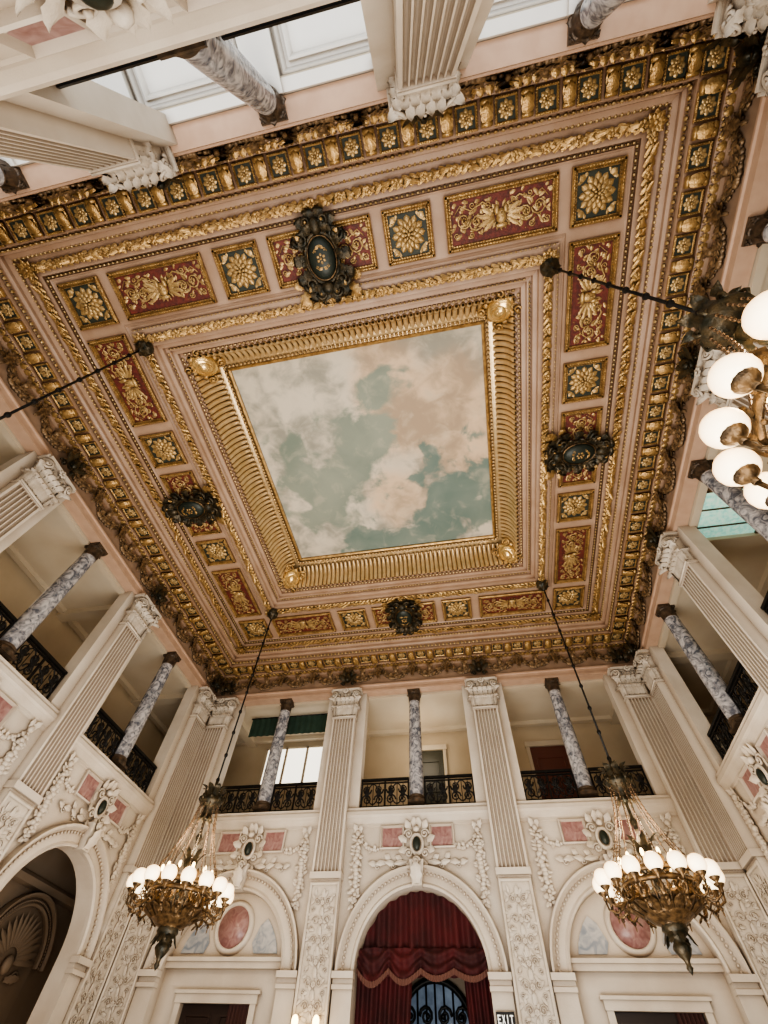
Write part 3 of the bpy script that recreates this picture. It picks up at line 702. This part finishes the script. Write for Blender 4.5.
# niches behind the side arches
nb=archmesh(1.1,1.4,3.6); nb.prism([(-1.1,0),(1.1,0)]+[(1.1*cos(PI*j/16),3.6+1.1*sin(PI*j/16)) for j in range(17)],.0,.02)
shl=MB()
for j in range(15): shl.leaf(T(0,-.03,3.6)@RY(-87+12.4*j)@T(0,0,.25),.75,.17,.08,.10,1,5)
for s in(-1,1): shl.scroll(T(s*.5,-.06,3.3),.16,.035,flip=s); shl.leaf(T(s*.2,-.06,3.25)@RY(s*80),.5,.16,.2,.15,4,8)
shl.ell((0,-.10,3.5),(.16,.12,.2),10,7)
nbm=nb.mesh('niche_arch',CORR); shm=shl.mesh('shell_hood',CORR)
for k,c,z,w_ in((1,8.3,.6,'left wall, beside the far corner'),(1,5.0,.6,'left wall, behind the far bay'),(1,0,.6,'left wall, behind the middle bay'),(3,-5.2,.6,'right wall, behind the far bay')):
    thing('wall_niche','shadowed stone shell niche in the corridor of the '+w_,'niche',[('niche_arch',nbm),('shell_hood',shm)],WM(k,c,z,3.15))
# ---------------------------------------------------------------- gallery doors and windows
def gdoor(k,u,m,label,w=.95,h=2.4):
    f=MB()
    for s in(-1,1): x0,x1=sorted((s*w/2,s*(w/2+.12))); f.box(x0,x1,-.1,0,0,h+.1)
    f.box(-w/2-.16,w/2+.16,-.13,0,h,h+.2)
    d=MB(); d.box(-w/2,w/2,-.05,0,0,h)
    for z in(.25*h,.7*h): d.rectframe(w*.75,.35*h,[(0,-.05),(0,-.08),(.04,-.08),(.06,-.05)],T(0,0,z))
    hh=MB(); hh.ell((w*.38,-.1,1.05),.04,6,4)
    thing('gallery_door',label,'door',[('door_frame',f.mesh('door_frame',GPLAS)),('door_leaf',d.mesh('door_leaf',m),[('knob',hh.mesh('knob',GOLD))])],WM(k,u,7.6,3.18))
gdoor(0,.15,mat('dark_green_wood',(.035,.035,.022),.4),'dark door at the back of the far centre gallery bay',1.2,3.3)
gdoor(0,4.9,mat('red_wood',(.13,.042,.03),.4),'reddish brown door at the back of the far right gallery bay',1.4,3.2)
gdoor(1,5.6,WOODD,'dark door at the back of the left gallery, far bay',1.1,2.9)
f=MB(); p=MB(); 
p.box(-1.4,1.4,-.03,0,2.3,3.75)
for x in(-1.4,-.47,.47,1.4): f.box(x-.05,x+.05,-.08,0,2.25,3.8)
for z in(2.27,3.78): f.box(-1.45,1.45,-.08,0,z-.04,z+.04)
thing('gallery_window','bright warm gallery window behind the far left bay','window',[('window_frame',f.mesh('window_frame',GPLAS)),('glass_pane',p.mesh('glass_pane',DAY))],WM(0,-5.6,7.6,3.18))
v=MB(); vs=[(-1.75+3.5*j/80,.02*sin(j*1.1),z) for z in(0,.75) for j in range(81)]; v.add(vs,[(j,j+1,j+82,j+81) for j in range(80)])
hr=MB(); hr.tube([(-1.8,0,.76),(1.8,0,.76)],.03,6)
thing('green_pelmet','dark green pelmet across the top of the far left gallery opening','pelmet',[('cloth',v.mesh('cloth',GFAB)),('rod',hr.mesh('rod',IRON))],WM(0,-5.2,10.78,1.0))
f=MB(); p=MB(); p.box(-.9,.9,-.02,.0,-.8,.8); f.rectframe(2.0,1.8,[(0,0),(0,-.08),(.1,-.08),(.1,0)])
for x in(-.3,.3): f.box(x-.02,x+.02,-.05,0,-.8,.8)
thing('stained_skylight','pale green stained glass light in the right gallery ceiling','skylight',[('glass',p.mesh('glass',STAIN)),('brass_frame',f.mesh('brass_frame',BRGOLD))],CM(3,-1.7,S+1.3,11.7))
# ---------------------------------------------------------------- chandeliers
rod=MB(); rod.tube([(0,0,2.6),(0,0,10.25)],.03,8)
for z in [3.0+.8*i for i in range(9)]: rod.lathe([(.0,z-.1),(.05,z-.05),(.065,z),(.05,z+.05),(0,z+.1)],8)
rose=MB(); rose.lathe([(0,9.95),(.06,10.0),(.14,10.1),(.12,10.15),(.24,10.25),(.26,10.4)],16)
for i in range(8): rose.leaf(RZ(45*i)@T(0,-.08,10.05)@RX(20),.24,.15,.5,.1)
crown=MB(); crown.lathe([(0,3.05),(.05,2.98),(.05,2.80),(.15,2.70),(.12,2.6),(.24,2.50),(.34,2.38),(.34,2.30),(.20,2.2),(.12,2.1),(.16,2.0),(.05,1.85)],16)
for i in range(8):
    crown.acan(RZ(45*i)@T(0,-.24,2.32),.45,.18,.6,110,3,8); crown.scroll(RZ(45*i+22.5)@T(0,-.30,2.40)@RZ(90),.11,.03,1.3,10)
    crown.leaf(RZ(45*i)@T(0,-.12,2.05)@RX(180)@SC(1,-1,1),.3,.13,.5,.15)
stem=MB(); stem.lathe([(.04,1.9),(.04,1.5),(.10,1.4),(.06,1.3),(.05,1.1),(.13,.95),(.20,.8),(.14,.62),(.07,.5),(.07,.1),(.2,0),(.3,-.1)],16)
for i in range(6): stem.leaf(RZ(60*i)@T(0,-.12,.75),.4,.15,.7,.2); stem.scroll(RZ(60*i)@T(0,-.25,.35)@RZ(90),.14,.025,1.4,12)
strand=MB()
SP_=lambda t:(0,-.28-.72*t+.14*sin(PI*t),2.28-2.0*t)
strand.tube([SP_(j/8) for j in range(9)],.012,5)
for j in range(18): strand.ell(SP_((j+.5)/18),.024,6,4)
ringb=MB()
ringb.lathe([(.98,.26),(1.01,.24),(1.01,.16),(.98,.12),(.95,.16),(.95,.24),(.98,.26)],40)
for i in range(24): ringb.leaf(RZ(15*i)@T(0,-1.0,.20),.24,.14,.2,.1,2,4); ringb.ell((0,-1.0,.08),.03,5,4,RZ(15*i))
bowl=MB()
bowl.lathe([(.82,.10),(.85,.05),(.82,-.02),(.78,.02),(.82,.10)],40)
bowl.lathe([(.70,-.20),(.66,-.30),(.56,-.40),(.53,-.46),(.47,-.51),(.36,-.58),(.26,-.62),(.26,-.68),(.0,-.72)],30)
for i in range(16):   # ribs and leaves of the shallow bowl
    M=RZ(22.5*i)
    bowl.tube([(0,-.80,.02),(0,-.82,-.12),(0,-.73,-.27),(0,-.60,-.38),(0,-.50,-.44)],.024,5,M)
    bowl.leaf(M@RZ(11)@T(0,-.52,-.46)@RX(42),.42,.22,.3,.1,3,5); bowl.scroll(M@RZ(11)@T(0,-.80,-.11),.075,.018,1.4,10,flip=1 if i%2 else -1)
fin=MB(); fin.lathe([(.26,-.62),(.28,-.70),(.18,-.80),(.10,-.86),(.17,-.94),(.19,-1.0),(.13,-1.10),(.06,-1.18),(.045,-1.24),(.07,-1.29),(.04,-1.34),(0,-1.40)],18)
for i in range(8): fin.leaf(RZ(45*i)@T(0,-.22,-.74)@RX(180)@SC(1,-1,1),.24,.14,.4,.2); fin.leaf(RZ(45*i)@T(0,-.05,-1.18)@RX(-30),.16,.09,.8,.2)
arm=MB()
arm.tube([(0,-.80,-.04),(0,-.90,-.26),(0,-1.08,-.36),(0,-1.24,-.28),(0,-1.27,-.12)],[.032,.034,.030,.026,.026],6)
arm.scroll(T(0,-1.02,-.14)@RZ(90),.09,.020,1.4,10); arm.leaf(T(0,-1.16,-.36)@RX(-10),.20,.11,.2,.2); arm.leaf(T(0,-1.0,-.36)@RX(200),.18,.10,.3,.2); arm.ell((0,-1.10,-.40),.04,6,4); arm.ell((0,-1.10,-.48),(.018,.018,.06),5,4)
cup=MB(); cup.lathe([(0,-.14),(.04,-.12),(.035,-.06),(.07,-.03),(.11,.01),(.12,.04)],14,T(0,-1.27,0))
glo=MB(); glo.lathe([(0,.0),(.08,.01),(.145,.05),(.182,.11),(.192,.175),(.180,.245),(.142,.308),(.08,.345),(0,.355)],20,T(0,-1.27,0))
can=MB(); can.lathe([(.0,.25),(.06,.27),(.03,.32),(.03,.46),(.035,.46)],8,T(0,-.70,0)); can.tube([(0,-.95,.2),(0,-.82,.12),(0,-.70,.28)],.02,5)
bul=MB(); bul.ell((0,-.70,.54),(.042,.042,.085),8,6)
ms={n:m.mesh(n,mt) for n,m,mt in(('hanging_rod',rod,IRON),('ceiling_rose',rose,BRONZE),('crown',crown,BRONZE),('stem',stem,BRONZE),('bead_strand',strand,CRYST),('ring',ringb,BRGOLD),('bowl',bowl,BRGOLD),('finial',fin,BRONZE),('arm',arm,BRGOLD),('cup',cup,BRGOLD),('glass_globe',glo,GLOBE),('candle',can,PGOLD),('bulb',bul,BULB))}
CS=.84
for x,y,nm in((-5.13,5.25,'far left'),(5.25,5.25,'far right'),(5.25,-5.05,'near right'),(-5.25,-5.05,'near left')):
    parts=[(q,ms[q]) for q in('hanging_rod','ceiling_rose','crown','stem','ring','bowl','finial')]
    for i in range(12): parts.append(('bead_strand',ms['bead_strand'],None,RZ(30*i)))
    for i in range(16): parts.append(('arm',ms['arm'],[('cup',ms['cup']),('glass_globe',ms['glass_globe'])],RZ(22.5*i+(8 if nm=='near right' else 11))))
    for i in range(12): parts.append(('candle',ms['candle'],[('bulb',ms['bulb'])],RZ(30*i+9)))
    tail={'far left':'hanging before the far wall on the left','far right':'hanging before the far wall on the right','near right':'cut by the right edge of the photo','near left':'of which only the rod shows at the left edge'}[nm]
    thing('chandelier','ornate bronze globe chandelier '+tail,'chandelier',parts,T(x,y,4.68)@SC(CS),'four bronze chandeliers')
    l=bpy.data.lights.new('chandelier_light','POINT'); l.energy=150; l.color=(1,.76,.5); l.shadow_soft_size=.35
    o=bpy.data.objects.new('chandelier_light',l); C.objects.link(o); o.location=(x,y,5.75)
# ---------------------------------------------------------------- lights
def area(loc,rot,sx,sy,e,col):
    l=bpy.data.lights.new('soft_light','AREA'); l.shape='RECTANGLE'; l.size=sx; l.size_y=sy; l.energy=e; l.color=col
    o=bpy.data.objects.new('soft_light',l); C.objects.link(o); o.location=loc; o.rotation_euler=[math.radians(a) for a in rot]
area((.5,0,.4),(180,0,0),7,7,1330,(1,.94,.86))  # added uplight near the floor to brighten the ceiling, no real fixture
area((0,-S-1.9,8.2),(180,0,0),14,1.6,300,(.9,.95,1))  # added light that brightens the white panels of the near gallery
area((1,-7.6,2.0),(105,0,0),10,2.5,500,(1,.965,.91))
for x,y,e in((0,S+2,50),(-S-2,0,7),(S+2,0,15)):  # added fill points to lift the gallery interiors, no lamps stand there
    l=bpy.data.lights.new('gallery_fill','POINT'); l.energy=e; l.color=(1,.84,.64); l.shadow_soft_size=.5
    o=bpy.data.objects.new('gallery_fill',l); C.objects.link(o); o.location=(x,y,10.6)
l=bpy.data.lights.new('corridor_light','POINT'); l.energy=30; l.color=(1,.62,.34); l.shadow_soft_size=.3
o=bpy.data.objects.new('corridor_light',l); C.objects.link(o); o.location=(-S-1.6,6.5,2.5)
w=bpy.data.worlds.new('World'); bpy.context.scene.world=w; w.use_nodes=True
w.node_tree.nodes['Background'].inputs[0].default_value=(.75,.85,1,1); w.node_tree.nodes['Background'].inputs[1].default_value=.5
try: bpy.context.scene.view_settings.look='AgX - Medium High Contrast'
except Exception as e: print(e)
bpy.context.scene.view_settings.exposure=.2
# ---------------------------------------------------------------- camera
Y=Vector((.182,.819,.544)).normalized(); Z=Vector((.0346,-.5614,.8268)); Z=(Z-Y*Z.dot(Y)).normalized(); X=Y.cross(Z)
right=Vector((X[0],Y[0],Z[0])); down=Vector((X[1],Y[1],Z[1])); fwd=Vector((X[2],Y[2],Z[2]))
M=Matrix((( right[0],-down[0],-fwd[0],1.97),(right[1],-down[1],-fwd[1],-6.55),(right[2],-down[2],-fwd[2],1.6),(0,0,0,1)))
cam=bpy.data.cameras.new('camera'); cam.sensor_fit='VERTICAL'; cam.sensor_height=36; cam.sensor_width=36; cam.lens=430/1024*36
co=bpy.data.objects.new('camera',cam); C.objects.link(co); co.matrix_world=M; bpy.context.scene.camera=co
